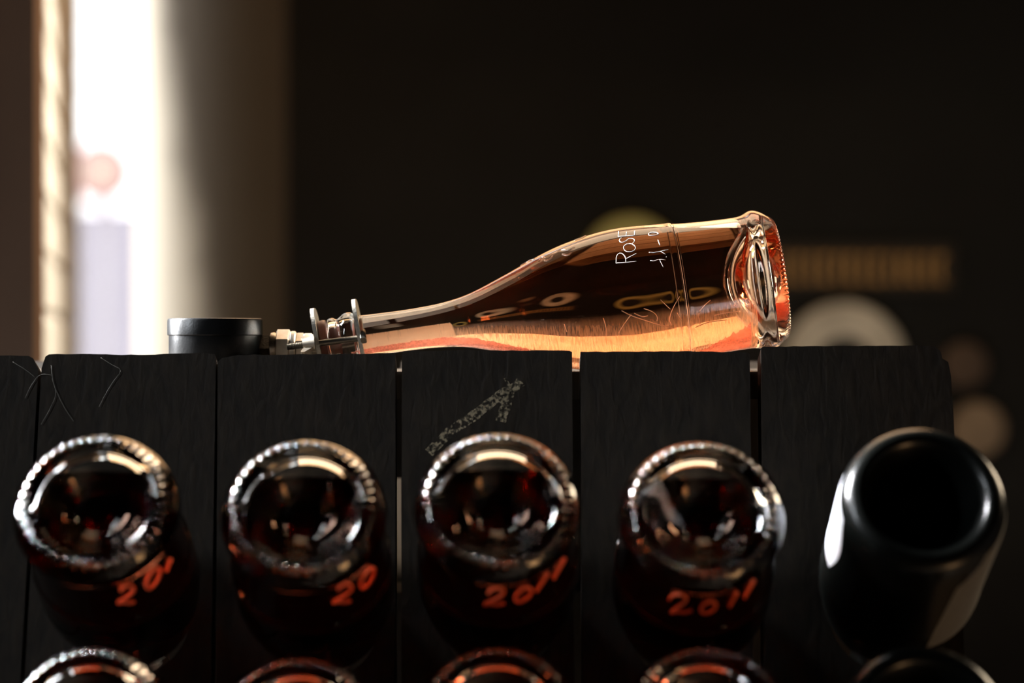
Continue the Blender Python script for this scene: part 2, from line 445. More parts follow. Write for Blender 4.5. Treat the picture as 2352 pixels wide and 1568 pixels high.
# ------------------------------------------------------------------ bottle geometry (mm -> m), z = 0 at the base, mouth at 306
OUT = [(36.5, 0), (39, .6), (42.2, 3.4), (45.6, 8), (47.4, 12.5), (47.3, 16), (45.4, 19.5), (44.4, 23), (44.2, 30), (44.6, 47), (45.6, 64),
       (46.1, 68), (46.9, 68.6), (47.0, 70), (46.9, 74), (47.6, 85), (48.2, 98), (48.1, 108), (47.2, 118), (45.6, 128), (42.8, 142), (38.4, 156.5), (32.0, 172), (26.1, 187),
       (20.8, 201), (17.4, 212), (15.2, 224), (14.0, 238), (13.6, 255), (13.8, 270), (14.1, 284), (14.6, 287), (17.0, 288.6), (17.5, 291), (17.2, 294), (15.0, 297),
       (13.9, 298.5), (13.9, 300), (15.1, 301.2), (15.2, 304), (14.2, 305.6), (12.5, 306)]
PUNT = [(0, 33), (6, 32.2), (12, 29.5), (18, 24.5), (23, 18), (27.5, 10.5), (31, 4.5), (33.5, 1.2), (36.5, 0)]
INN = [(0, 39.5), (7, 38.6), (14, 35.4), (20.5, 29.8), (26, 22.5), (30.5, 14.8), (34, 11.2), (37.5, 11.2), (40.2, 15.5), (40.9, 22), (40.9, 31), (41.3, 47), (42.6, 66), (44.2, 85), (44.8, 98),
       (44.6, 108), (43.7, 118), (42, 128), (39.2, 142), (34.8, 156.5), (28.4, 172), (22.4, 187), (17.0, 201), (13.4, 212), (11.2, 224), (10.1, 238), (9.6, 255), (9.5, 284), (9.4, 299)]
mm = lambda L: [(a/1000, b/1000) for a, b in L]
OUTS = mm(chaikin(OUT, 2)); PUNTS = mm(chaikin(PUNT, 2)); INNS = mm(chaikin(INN, 2))
def R_out(z):
    P = OUTS
    if z <= P[0][1]: return P[0][0]
    for (r0, z0), (r1, z1) in zip(P, P[1:]):
        if z0 <= z <= z1 and z1 > z0: return r0 + (r1-r0)*(z-z0)/(z1-z0)
    return P[-1][0]
def R_in(z):
    P = [p for p in INNS if p[0] > .034 or p[1] > .05]
    for (r0, z0), (r1, z1) in zip(P, P[1:]):
        if z0 <= z <= z1 and z1 > z0: return r0 + (r1-r0)*(z-z0)/(z1-z0)
    return P[-1][0] if z > .2 else P[0][0]
KN = [44, .0019, 440]      # beads around the base: how many, how deep, segments
def knurl(r, z, a):
    # moulded beads around the heel of the base
    if z < .0040 and .0365 < r < .0422:
        w = max(0, math.sin(a*KN[0])) * math.sin(math.pi*(r-.0365)/.0057)
        return r + KN[1]*.35*w, z - KN[1]*w
    return r, z
def cavity(plane_co=None, plane_no=None, keep_lower=True):
    bm = bmesh.new()
    prof = INNS + [(0, .299)]
    lathe_rings(bm, prof, 128); fix_normals(bm)
    if plane_co is not None:
        g = list(bm.verts) + list(bm.edges) + list(bm.faces)
        bmesh.ops.bisect_plane(bm, geom=g, plane_co=plane_co, plane_no=plane_no,
                               clear_outer=keep_lower, clear_inner=not keep_lower, dist=1e-7)
    return bm
def glass_mesh(plane_co, plane_no, name):
    bm = bmesh.new()
    prof = PUNTS + OUTS[1:] + mm([(11, 306), (9.6, 304), (9.4, 299)])
    lathe_rings(bm, prof, KN[2], mod=knurl)
    fix_normals(bm)
    # orient: outer surface normals away from the axis
    f = max(bm.faces, key=lambda f: f.calc_center_median().xy.length)
    c = f.calc_center_median()
    if f.normal.dot(Vector((c.x, c.y, 0))) < 0: bmesh.ops.reverse_faces(bm, faces=bm.faces)
    cav = cavity(plane_co, plane_no, False)
    fc = max(cav.faces, key=lambda f: f.calc_center_median().xy.length) if cav.faces else None
    if fc:
        c = fc.calc_center_median()
        if fc.normal.dot(Vector((c.x, c.y, 0))) > 0: bmesh.ops.reverse_faces(cav, faces=cav.faces)
        tmp = bpy.data.meshes.new('t'); cav.to_mesh(tmp); bm.from_mesh(tmp); bpy.data.meshes.remove(tmp)
    cav.free()
    me = bpy.data.meshes.new(name); bm.to_mesh(me); bm.free()
    me.materials.append(GLASS)
    for p in me.polygons: p.use_smooth = True
    return me
def wine_mesh(plane_co, plane_no, m, name):
    bm = cavity(plane_co, plane_no, True)
    f = max(bm.faces, key=lambda f: f.calc_center_median().xy.length); c = f.calc_center_median()
    if f.normal.dot(Vector((c.x, c.y, 0))) < 0: bmesh.ops.reverse_faces(bm, faces=bm.faces)
    lay = bm.faces.layers.float.new('ior')
    for f in bm.faces: f[lay] = 1.34/1.5; f.smooth = True
    be = [e for e in bm.edges if len(e.link_faces) == 1]
    if be:
        bmesh.ops.triangle_fill(bm, edges=be, use_beauty=True, normal=plane_no)
    nn = Vector(plane_no).normalized()
    bm.normal_update()
    for f in bm.faces:
        if f[lay] < .5:                      # the free surface of the wine
            f[lay] = 1.34; f.smooth = False
            if f.normal.dot(nn) < 0: f.normal_flip()
            for e in f.edges: e.smooth = False
    me = bpy.data.meshes.new(name); bm.to_mesh(me); bm.free()
    me.materials.append(m)
    return me
def surf_hit(px, py, Minv, lift=.0002, rf=R_out):
    """first point on the bottle's outside along the photo ray, in bottle space"""
    o = Minv @ CAM; d = (Minv.to_3x3() @ ray(px, py)).normalized()
    # closest approach to the axis
    k = d.x*d.x + d.y*d.y
    t0 = -(o.x*d.x + o.y*d.y) / k
    lo = t0 - .12; steps = 240; prev = lo
    for i in range(steps):
        t = lo + .12 * (i+1) / steps
        p = o + d*t
        if 0 < p.z < .306 and p.xy.length < rf(p.z) + lift:
            a, b = prev, t
            for _ in range(20):
                m_ = (a+b)/2; q = o + d*m_
                if q.xy.length < rf(q.z) + lift: b = m_
                else: a = m_
            return o + d*b
        prev = t
    p = o + d*t0
    r = rf(min(max(p.z, 0), .306)) + lift
    q = p.xy.normalized() * r if p.xy.length > 0 else Vector((r, 0))
    return Vector((q.x, q.y, p.z))
def strokes(lines, Minv, rad, it=2, seg=6, rf=R_out, lift=.0002):
    bm = bmesh.new()
    for ln in lines:
        q = smooth_line([(x, y, 0) for x, y in ln], it)
        tube(bm, [surf_hit(p.x, p.y, Minv, lift, rf) for p in q], rad, seg)
    fix_normals(bm)
    return bm

# ------------------------------------------------------------------ bottles in the rack
Rm = Matrix((Vector((1, 0, 0)), Ax.cross(Vector((1, 0, 0))), Ax)).transposed().to_4x4()   # local z = base -> mouth
up_l = Rm.to_3x3().inverted() @ Vector((0, 0, 1))
# racked wine level: 16 mm above the middle of the base
plane_co = up_l * .015
GM = glass_mesh(plane_co, up_l, 'racked_glass'); WM = wine_mesh(plane_co, up_l, WINE_D, 'racked_wine')
def cap_mesh():
    bm = bmesh.new()
    def cr(r, z, a):
        return (r + .0007*math.sin(a*21) * (1 if z < .3035 else 0), z)
    lathe_rings(bm, mm([(16.6, 299.5), (16.3, 303), (15.6, 306.2), (13, 307.4), (0, 307.6)]), 126, mod=cr)
    lathe_rings(bm, mm([(15.9, 299.5), (15.6, 303), (15.0, 305.9), (12.6, 306.9), (0, 307.0)]), 126, mod=cr)
    return bm
bm = cap_mesh(); fix_normals(bm); CM = bpy.data.meshes.new('crown_cap'); bm.to_mesh(CM); bm.free(); CM.materials.append(STEEL)
def S2(cx, cy, w, h, sl):   # handwritten 2 leaning
    P = [(-.45, -.25), (-.3, -.5), (.15, -.55), (.42, -.3), (.2, 0), (-.35, .35), (-.5, .5), (-.1, .42), (.2, .5), (.55, .38)]
    return [(cx + (x*w) - sl*y*h, cy + y*h) for x, y in P]
def S0(cx, cy, w, h, sl):
    P = [(math.cos(a)*.5, math.sin(a)*.5) for a in [2*math.pi*k/10 - 1.2 for k in range(11)]]
    return [(cx + x*w - sl*y*h, cy + y*h) for x, y in P]
def S1(cx, cy, w, h, sl):
    return [(cx - w*.25 - sl*(-.3)*h, cy - .3*h), (cx - sl*(-.5)*h + w*.1, cy - .5*h), (cx - sl*.1*h, cy + .1*h), (cx - sl*.5*h, cy + .5*h)]
texts = [
    [S2(292, 1366, 38, 40, .2), S0(352, 1328, 26, 50, .45), S1(388, 1297, 5, 30, .4)],
    [S2(790, 1364, 38, 42, .35), S0(845, 1328, 24, 50, .45)],
    [S2(1138, 1371, 44, 38, .3), S0(1202, 1366, 34, 34, .6), S1(1247, 1336, 10, 44, .65), S1(1286, 1304, 10, 50, .55)],
    [S2(1560, 1387, 48, 42, -.1), S0(1627, 1395, 34, 28, .5), S1(1685, 1376, 10, 34, .55), S1(1722, 1352, 10, 42, .55)]]
lab1 = ['clear rosé bottle in the top rack row, far left, marked 20 in orange-red',
        'clear rosé bottle below the black gauge, top rack row, marked 20 in orange-red',
        'clear rosé bottle under the chalk mark, top rack row, marked 2011 in orange-red',
        'clear rosé bottle between the chalk-marked plank and the black bottle, top rack row, marked 2011']
lab2 = ['clear bottle base cut off by the lower frame edge, lower rack row, far left',
        'clear bottle base in the lower rack row, second from the far left, lowest showing',
        'clear bottle base in the lower rack row, directly below the chalk-marked plank\'s bottle',
        'clear bottle base in the lower rack row, just left of the lower black bottle']
def racked(base, roll, label, text=None):
    root = empty('wine_bottle', base, label, 'bottle', 'clear bottles in the riddling rack')
    M = Matrix.Translation(base) @ Rm
    root.matrix_basis = M
    R2 = Matrix.Rotation(roll, 4, 'Z')
    g = bpy.data.objects.new('glass_body', GM); COL.objects.link(g); g.parent = root
    w = bpy.data.objects.new('wine', WM); COL.objects.link(w); w.parent = root
    c = bpy.data.objects.new('crown_cap', CM); COL.objects.link(c); c.parent = root
    if text:
        t = make('lettering', strokes(text, M.inverted(), .0009, 2, 6, lift=.0009), PAINTR, root, world=False)
        t['label'] = 'handwritten year, painted orange-red for light through the wine'
    return root
for i in range(4): racked(bases1[i], 0, lab1[i], texts[i])
for i in range(4): racked(bases2[i], 0, lab2[i])
# opaque black bottles at the right end
def black_mesh():
    bm = bmesh.new()
    prof = PUNTS + OUTS[1:] + mm([(11, 306), (9.6, 304), (9.4, 299), (0, 290)])
    lathe_rings(bm, prof, 160); fix_normals(bm)
    me = bpy.data.meshes.new('black_glass'); bm.to_mesh(me); bm.free(); me.materials.append(BLACKG)
    for p in me.polygons: p.use_smooth = True
    return me
# plainer heel for the dark bottle: no flare
OUT_B = [(38, 0), (41, .8), (44.5, 4), (46.6, 9), (47.4, 15), (47.6, 30), (47.6, 60)]
def black_profile():
    return mm(chaikin(OUT_B, 2)) + [p for p in OUTS if p[1] > .085]
BP = black_profile()
def R_b(z):
    for (r0, z0), (r1, z1) in zip(BP, BP[1:]):
        if z0 <= z <= z1 and z1 > z0: return r0 + (r1-r0)*(z-z0)/(z1-z0)
    return BP[0][0] if z < .01 else BP[-1][0]
bm = bmesh.new()
PB = mm(chaikin([(0, 42), (8, 41), (15, 37), (21, 30), (25.5, 21), (29.5, 11), (33, 3.5), (35.5, .5), (38, 0)], 2))
lathe_rings(bm, PB + BP[1:] + mm([(11, 306), (9.6, 304), (9.4, 299), (0, 290)]), 160); fix_normals(bm)
BM = bpy.data.meshes.new('black_glass'); bm.to_mesh(BM); bm.free(); BM.materials.append(BLACKG)
for p in BM.polygons: p.use_smooth = True
def patch(outline, Minv, rf, lift=.0003, n=14):
    """label patch: photo-space quad mapped on the bottle's skin. outline = (left edge pts, right edge pts)"""
    bm = bmesh.new(); L, R = outline
    rows = []
    for j in range(n+1):
        t = j/n
        def at(P):
            k = min(int(t*(len(P)-1)), len(P)-2); u = t*(len(P)-1) - k
            return Vector((P[k][0]*(1-u)+P[k+1][0]*u, P[k][1]*(1-u)+P[k+1][1]*u))
        a, b = at(L), at(R)
        rows.append([bm.verts.new(surf_hit(*(a*(1-i/8)+b*(i/8)), Minv, lift, rf)) for i in range(9)])
    for A, B in zip(rows, rows[1:]):
        for i in range(8): bm.faces.new((A[i], A[i+1], B[i+1], B[i]))
    bmesh.ops.remove_doubles(bm, verts=bm.verts, dist=1e-6)
    return bm
def label_patch(z0, z1, a0, a1, lift=.0003, skew=0.0, fade=None, n=20):
    bm = bmesh.new(); rows = []
    for j in range(n+1):
        z = z0 + (z1-z0)*j/n; rows.append([])
        for i in range(n+1):
            u = i/n
            lo, hi = a0, a1
            if fade: 
                lo, hi = fade(j/n)
            a = math.radians(lo + (hi-lo)*u) + skew*(j/n)
            r = R_b(z) + lift
            rows[-1].append(bm.verts.new((r*math.cos(a), r*math.sin(a), z)))
    for A, B in zip(rows, rows[1:]):
        for i in range(n): bm.faces.new((A[i], A[i+1], B[i+1], B[i]))
    return bm
def black_bottle(base, label):
    root = empty('wine_bottle', base, label, 'bottle')
    root.matrix_basis = Matrix.Translation(base) @ Rm
    g = bpy.data.objects.new('glass_body', BM); COL.objects.link(g); g.parent = root
    c = bpy.data.objects.new('crown_cap', CM); COL.objects.link(c); c.parent = root
    return root
bb = black_bottle(bases1[4], 'opaque black bottle with pale label edges at the right end of the top rack row')
Mi = (Matrix.Translation(bases1[4]) @ Rm).inverted()
black_bottle(bases2[4], 'opaque black bottle base at the right end of the lower rack row')
def probe(px, py, M=Mi):
    p = surf_hit(px, py, M, .0, R_b); return (round(p.z*1000, 1), round(math.degrees(math.atan2(p.y, p.x)), 1))
print('PROBE', {k: probe(*k) for k in [(1950, 1100), (1900, 1180), (1948, 1225), (1912, 1280), (2290, 1230), (2190, 1280), (2125, 1420), (2160, 1470), (2250, 1380)]})
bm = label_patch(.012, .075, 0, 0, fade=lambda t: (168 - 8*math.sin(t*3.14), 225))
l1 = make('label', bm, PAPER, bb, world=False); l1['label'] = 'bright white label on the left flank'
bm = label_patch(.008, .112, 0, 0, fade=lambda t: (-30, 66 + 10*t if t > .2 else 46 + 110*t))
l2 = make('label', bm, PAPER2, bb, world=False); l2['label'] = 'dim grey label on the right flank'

# ------------------------------------------------------------------ the lying bottle
YB = 1.625; sc = F / YB
Zl = Vector((-.9903, 0, -.139)).normalized(); Xl = Vector((0, -1, 0)); Yl = Zl.cross(Xl)
mouth = W3(757, 783, YB)
basep = mouth - Zl * .306
ML = Matrix.Translation(basep) @ Matrix((Xl, Yl, Zl)).transposed().to_4x4(); MLi = ML.inverted()
lb = empty('wine_bottle', basep, 'clear bottle of rosé lying on top of the rack, glowing orange underneath', 'bottle')
lb.matrix_basis = ML
up2 = ML.to_3x3().inverted() @ Vector((0, 0, 1))
lev = MLi @ W3(1440, 532, YB)
KN[:] = [84, .0007, 672]
g = bpy.data.objects.new('glass_body', glass_mesh(lev, up2, 'lying_glass')); COL.objects.link(g); g.parent = lb
w = bpy.data.objects.new('wine', wine_mesh(lev, up2, WINE, 'lying_wine')); COL.objects.link(w); w.parent = lb
# white handwriting: Rosé / 1.1-0, running up the glass
c1 = lambda L: [(1100 + x/3.136, 450 + y/3.136) for x, y in L]
wr = [[(1415, 604), (1438, 603), (1462, 600)], [(1415, 604), (1416, 588), (1422, 581), (1430, 582), (1437, 590), (1438, 602)], [(1438, 594), (1450, 588), (1462, 582)],
    [(1440, 560), (1431, 567), (1436, 577), (1449, 579), (1460, 573), (1459, 564), (1449, 559), (1438, 561)],
    [(1427, 546), (1422, 551), (1426, 557), (1436, 555), (1444, 548), (1453, 547), (1459, 552), (1454, 558)],
    [(1420, 543), (1438, 542), (1457, 541)], [(1420, 543), (1421, 536), (1421, 531)], [(1438, 542), (1439, 537), (1439, 533)], [(1457, 541), (1458, 536), (1458, 530)]] + [c1(l) for l in [
    [(1235, 465), (1260, 470), (1300, 455), (1345, 460)], [(1300, 456), (1330, 512)],
    [(1350, 440), (1352, 437)],
    [(1225, 405), (1265, 410), (1365, 385)], [(1310, 400), (1345, 420)],
    [(1290, 312), (1305, 355)],
    [(1225, 255), (1220, 270), (1255, 275), (1295, 265), (1290, 250), (1250, 245), (1225, 255)]]]
t = make('lettering', strokes([[(x, y) if x < 1465 or y > 560 else (x, 560-(560-y)*.85) for x, y in l] for l in wr], MLi, .00032, 1, 5), PAINTW, lb, world=False); t['label'] = 'white handwritten word and date'
em = [c1(l) for l in [[(435, 470), (450, 440), (480, 445), (470, 470), (500, 465), (535, 435)], [(565, 405), (600, 385), (640, 395), (660, 380)],
    [(600, 420), (640, 430), (665, 410)], [(640, 395), (690, 370)], [(300, 500), (360, 470), (400, 455)], [(690, 320), (740, 305), (770, 290)]]]
t = make('embossing', strokes(em, MLi, .0007, 2, 8, lift=-.0001), GLASS, lb, world=False); t['label'] = 'raised moulded squiggles on the shoulder'
# sediment: a pink deposit along the lower inside of the neck and at the heel
def sed_mat():
    m, N, L, P = mat('pink_sediment'); N.remove(P)
    tl = N.new('ShaderNodeBsdfTranslucent'); tl.inputs['Color'].default_value = (1, .50, .42, 1)
    df = N.new('ShaderNodeBsdfDiffuse'); df.inputs['Color'].default_value = (.8, .25, .2, 1)
    tr = N.new('ShaderNodeBsdfTransparent'); tr.inputs['Color'].default_value = (.9, .38, .36, 1)
    m1 = N.new('ShaderNodeMixShader'); m1.inputs[0].default_value = .3
    L.new(tl.outputs[0], m1.inputs[1]); L.new(df.outputs[0], m1.inputs[2])
    m2 = N.new('ShaderNodeMixShader')
    tc = N.new('ShaderNodeTexCoord'); n = N.new('ShaderNodeTexNoise'); n.inputs['Scale'].default_value = 700; n.inputs['Detail'].default_value = 4
    L.new(tc.outputs['Object'], n.inputs['Vector'])
    r = N.new('ShaderNodeMapRange'); r.inputs['From Min'].default_value = .35; r.inputs['From Max'].default_value = .65
    r.inputs['To Min'].default_value = .3; r.inputs['To Max'].default_value = .8
    L.new(n.outputs['Fac'], r.inputs['Value']); L.new(r.outputs[0], m2.inputs[0])
    L.new(tr.outputs[0], m2.inputs[1]); L.new(m1.outputs[0], m2.inputs[2])
    L.new(m2.outputs[0], N['Material Output'].inputs['Surface'])
    return m
SED = sed_mat()
def sediment(z0, z1, w0, wf, name, m, n=90):
    bm = bmesh.new(); rows = []
    for j in range(n+1):
        z = z0 + (z1-z0)*j/n; r = R_in(z) - .0004
        lo, hi = wf(j/n); rows.append([])
        hi += 5 * noise.noise(Vector((z*600, 1.3, 0))) + 2.5*noise.noise(Vector((z*2500, 4, 0)))
        for i in range(13):
            a = math.radians(lo + (hi-lo)*i/12); rows[-1].append(bm.verts.new((r*math.cos(a), r*math.sin(a), z)))
    for A, B in zip(rows, rows[1:]):
        for i in range(12): bm.faces.new((A[i], A[i+1], B[i+1], B[i]))
    return make(name, bm, m, lb, world=False)
sediment(.160, .292, 0, lambda t: (-115, -45 - 22*abs(t-.55) if t > .1 else -60 + 150*(t-.1)), 'sediment', SED)
sediment(.027, .062, 0, lambda t: (-100, -42 - 26*t), 'sediment', SED, 50)
# branching crystals on the inside of the glass
def crystal_mat():
    m, N, L, P = mat('tartrate_crystals')
    P.inputs['Base Color'].default_value = (.9, .6, .42, 1); P.inputs['Roughness'].default_value = .6
    return m
CR = crystal_mat()
cr = [c1(l) for l in [[(1030, 830), (1100, 870), (1200, 905), (1300, 940), (1400, 960)], [(900, 885), (920, 950), (925, 1020)],
    [(1100, 860), (1050, 930), (1010, 1000)], [(1190, 815), (1260, 840), (1290, 880), (1285, 910)], [(1450, 725), (1400, 810), (1370, 900), (1390, 940)],
    [(1310, 750), (1380, 820)], [(1590, 840), (1630, 790), (1670, 755)], [(1590, 850), (1585, 900), (1600, 950)], [(1700, 870), (1770, 855), (1885, 840)],
    [(1560, 960), (1650, 920), (1790, 905)], [(1430, 850), (1460, 900)], [(1780, 860), (1795, 890)], [(620, 930), (640, 990)], [(1120, 850), (1180, 880), (1220, 870)],
    [(1840, 800), (1860, 760), (1850, 740)]]]
def R_in_l(z): return R_in(z)
for ln in cr:
    q = smooth_line([(x, y, 0) for x, y in ln], 2)
    P = []
    for p in q:
        s = surf_hit(p.x, p.y, MLi, .0, R_out)
        k = (R_in(s.z) - .0003) / max(1e-6, s.xy.length); P.append(Vector((s.x*k, s.y*k, s.z)))
    bm = bmesh.new(); tube(bm, P, .0003, 5); fix_normals(bm)
    make('crystal_streak', bm, CR, lb, world=False)
# fine haze of yeast dust on the lower inside wall; the neck part paints the orange backlight
def film_mat():
    m, N, L, P = mat('yeast_glow_film'); N.remove(P)
    tr = N.new('ShaderNodeBsdfTransparent')
    tl = N.new('ShaderNodeBsdfTranslucent'); tl.inputs['Color'].default_value = (1, .64, .38, 1)
    rf = N.new('ShaderNodeBsdfRefraction'); rf.inputs['Roughness'].default_value = .62; rf.inputs['IOR'].default_value = 1.22
    mr = N.new('ShaderNodeMixShader'); mr.inputs[0].default_value = .65
    L.new(rf.outputs[0], mr.inputs[1]); L.new(tl.outputs[0], mr.inputs[2])
    mx = N.new('ShaderNodeMixShader'); tc = N.new('ShaderNodeTexCoord')
    mp = N.new('ShaderNodeMapping'); mp.inputs['Scale'].default_value = (160, 160, 1300)
    n = N.new('ShaderNodeTexNoise'); n.inputs['Scale'].default_value = 1; n.inputs['Detail'].default_value = 5
    L.new(tc.outputs['Object'], mp.inputs['Vector']); L.new(mp.outputs[0], n.inputs['Vector'])
    r = N.new('ShaderNodeMapRange'); r.inputs['From Min'].default_value = .36; r.inputs['From Max'].default_value = .60
    r.inputs['To Min'].default_value = .45; r.inputs['To Max'].default_value = 1.0
    at = N.new('ShaderNodeAttribute'); at.attribute_name = 'fade'
    mu = N.new('ShaderNodeMath'); mu.operation = 'MULTIPLY'
    L.new(n.outputs['Fac'], r.inputs['Value']); L.new(r.outputs[0], mu.inputs[0]); L.new(at.outputs['Fac'], mu.inputs[1])
    mu.use_clamp = True; L.new(mu.outputs[0], mx.inputs['Fac'])
    L.new(tr.outputs[0], mx.inputs[1]); L.new(mr.outputs[0], mx.inputs[2])
    L.new(mx.outputs[0], N['Material Output'].inputs['Surface'])
    return m
bm = bmesh.new(); fl = bm.verts.layers.float.new('fade'); rows = []
nz, na = 120, 30
for j in range(nz+1):
    z = .022 + (.288-.022)*j/nz; r = R_in(z) - .0007; rows.append([])
    top = 6 if z > .222 else -6 - 6*math.sin(min(1, z/.2)*math.pi)
    for i in range(na+1):
        a = -95 + (top + 95)*i/na
        v = bm.verts.new((r*math.cos(math.radians(a)), r*math.sin(math.radians(a)), z))
        soft = 4 if z > .222 else 26
        v[fl] = max(0, min(1, (top - a)/soft)) * (1.9 if z > .222 else .95)
        rows[-1].append(v)
for A, B in zip(rows, rows[1:]):
    for i in range(na): bm.faces.new((A[i], B[i], B[i+1], A[i+1]))
fo = make('yeast_glow_film', bm, film_mat(), lb, world=False); fo['label'] = 'fine pale dust haze on the lower inside wall, with painted orange backlight in the neck'

# ------------------------------------------------------------------ the pressure gauge clamped on the mouth
GX = W3(494, 0, YB).x
gc = empty('pressure_gauge', (GX, YB, zb), 'black round pressure gauge with steel clamp screwed on the lying bottle\'s mouth', 'gauge')
r0 = 109/sc; hgt = W3(0, 731, YB).z - zb
bm = bmesh.new(); M = Matrix.Translation((GX, YB, zb))
lathe_rings(bm, [(0, .0), (r0-.0035, .0), (r0-.002, .001), (r0-.001, .003), (r0-.001, hgt-.011), (0, hgt-.011)], 96, M); fix_normals(bm)
autosmooth(make('gauge_case', bm, BLACKP, gc))
bm = bmesh.new()
lathe_rings(bm, [(0, hgt-.0105), (r0-.0005, hgt-.0115), (r0, hgt-.011), (r0, hgt-.0015), (r0-.0006, hgt-.0003), (r0-.0016, hgt), (r0-.003, hgt-.0004), (r0-.0035, hgt-.002), (0, hgt-.002)], 96, M); fix_normals(bm)
autosmooth(make('bezel', bm, BLACKP, gc))
def xlathe(prof_px, cy, cx0=0, y=YB):
    """lathe along world X; prof: (px, radius_px)"""
    return [((r/sc), (W3(x, 0, y).x)) for x, r in prof_px]
def xl(name, prof_px, cy, m, seg=48, y=YB, tilt=0, parent=gc, ang=30):
    bm = bmesh.new(); c = W3(prof_px[0][0], cy, y)
    M = Matrix.Translation(c) @ Matrix.Rotation(tilt, 4, 'Y') @ Matrix.Rotation(math.pi/2, 4, 'Y') @ Matrix.Rotation(math.pi/6*0, 4, 'Z')
    x0_ = prof_px[0][0]
    lathe_rings(bm, [(r/sc, (x-x0_)/sc) for x, r in prof_px], seg, M); fix_normals(bm)
    return autosmooth(make(name, bm, m, parent), ang)
xl('stem_block', [(598, 0), (598, 30), (622, 30), (622, 0)], 800, DARKST, 4)
xl('flange', [(621, 0), (621, 32), (623, 37), (630, 38), (635, 36), (636, 32), (636, 0)], 801, NICKEL)
xl('hex_nut', [(635, 0), (635, 40), (638, 45), (664, 45), (668, 40), (668, 0)], 801, NICKEL, 6)
xl('collar', [(667, 0), (667, 37), (670, 41), (678, 41), (681, 37), (681, 0)], 801, NICKEL)
xl('small_hex_nut', [(680, 0), (680, 33), (683, 37), (697, 37), (699, 33), (699, 0)], 801, NICKEL, 6)
xl('coupling', [(698, 0), (698, 34), (701, 36), (715, 36), (719, 33), (719, 20), (730, 20), (730, 0)], 801, NICKEL)
tl = math.asin(.139)
# stopper on the bottle's own axis
bm = bmesh.new()
lathe_rings(bm, mm([(0, 296), (9.2, 296), (9.2, 307), (12.0, 306.5), (14.2, 307), (14.6, 309), (14.2, 311.5), (0, 311.5)]), 48, ML); fix_normals(bm)
autosmooth(make('rubber_stopper', bm, RUBBER, gc))
def clamp_plate(name, zc, hole, top, bot, wid=.019, th=.0026, lean=0.0):
    bm = bmesh.new(); n = 64; A = []; 
    def outer(a):
        # rounded slab: tall tongue above, broad plate below
        c, s = math.cos(a), math.sin(a)
        hh = top if s > 0 else bot
        k = ((abs(c)/wid)**3.2 + (abs(s)/hh)**3.2) ** (-1/3.2)
        return c*k, s*k
    for dz in (0, th):
        O = []; I = []
        for i in range(n):
            a = 2*math.pi*i/n; x, y = outer(a)
            zz = zc + dz + lean*y
            O.append(bm.verts.new(ML @ Vector((x, y, zz))))
            if hole: I.append(bm.verts.new(ML @ Vector((hole*math.cos(a), hole*math.sin(a), zc + dz + lean*hole*math.sin(a)))))
        A.append((O, I))
    (O0, I0), (O1, I1) = A
    for i in range(n):
        j = (i+1) % n
        bm.faces.new((O0[i], O0[j], O1[j], O1[i]))
        if hole:
            bm.faces.new((I0[j], I0[i], I1[i], I1[j])); bm.faces.new((O0[j], O0[i], I0[i], I0[j])); bm.faces.new((O1[i], O1[j], I1[j], I1[i]))
    if not hole: bm.faces.new(O0[::-1]); bm.faces.new(O1)
    fix_normals(bm)
    return autosmooth(make(name, bm, STEEL, gc), 30)
clamp_plate('clamp_plate', .3118, 0, .0233, .0172, lean=.045)
clamp_plate('clamp_plate', .2835, .0148, .0255, .0195, lean=.045)
# tie rods with thread
def rod(dy, py_off, name='threaded_rod'):
    a = W3(658, 797 + py_off, YB + dy); b = W3(840, 775 + py_off, YB + dy)
    L_ = (b-a).length; q = (b-a).to_track_quat('Z', 'Y').to_matrix().to_4x4(); M = Matrix.Translation(a) @ q
    prof = [(0, 0)]
    z = 0.0004; 
    while z < .018:
        prof += [(.0019, z), (.0023, z+.0003)]; z += .0006
    prof += [(.0021, z), (.0021, L_-.002), (0, L_-.002)]
    bm = bmesh.new(); lathe_rings(bm, prof, 16, M); fix_normals(bm)
    autosmooth(make(name, bm, DARKST, gc), 60)
    bm = bmesh.new()
    zh = L_ - .0035
    lathe_rings(bm, [(0, zh), (.0038, zh), (.0043, zh+.0005), (.0043, zh+.0032), (.0036, zh+.0038), (0, zh+.0038)], 6, M); fix_normals(bm)
    autosmooth(make('bolt_head', bm, DARKST, gc), 30)
    return M, L_
for dy, po in ((-.0165, 0), (.0165, 2)):
    M, L_ = rod(dy, po)
    bm = bmesh.new(); zc = .0142
    lathe_rings(bm, [(.0022, zc-.003), (.0042, zc-.003), (.0046, zc), (.0055, zc+.005), (.0022, zc+.005)], 20, M)
    for sgn in (1, -1):
        pr = [(0.003, 0.0), (.0055, -.003), (.008, -.0045), (.0095, -.004), (.0095, -.002), (.0075, .0005), (.005, .004), (.003, .005)]
        f = [bm.verts.new(M @ Matrix.Rotation(math.radians(35), 4, 'Z') @ Vector((sgn*x, .0011, zc+z_))) for x, z_ in pr]
        b = [bm.verts.new(M @ Matrix.Rotation(math.radians(35), 4, 'Z') @ Vector((sgn*x, -.0011, zc+z_))) for x, z_ in pr]
        bm.faces.new(f); bm.faces.new(b[::-1])
        for i in range(len(pr)): bm.faces.new((f[i], f[(i+1) % len(pr)], b[(i+1) % len(pr)], b[i]))
    fix_normals(bm); autosmooth(make('wing_nut', bm, NICKEL, gc), 35)

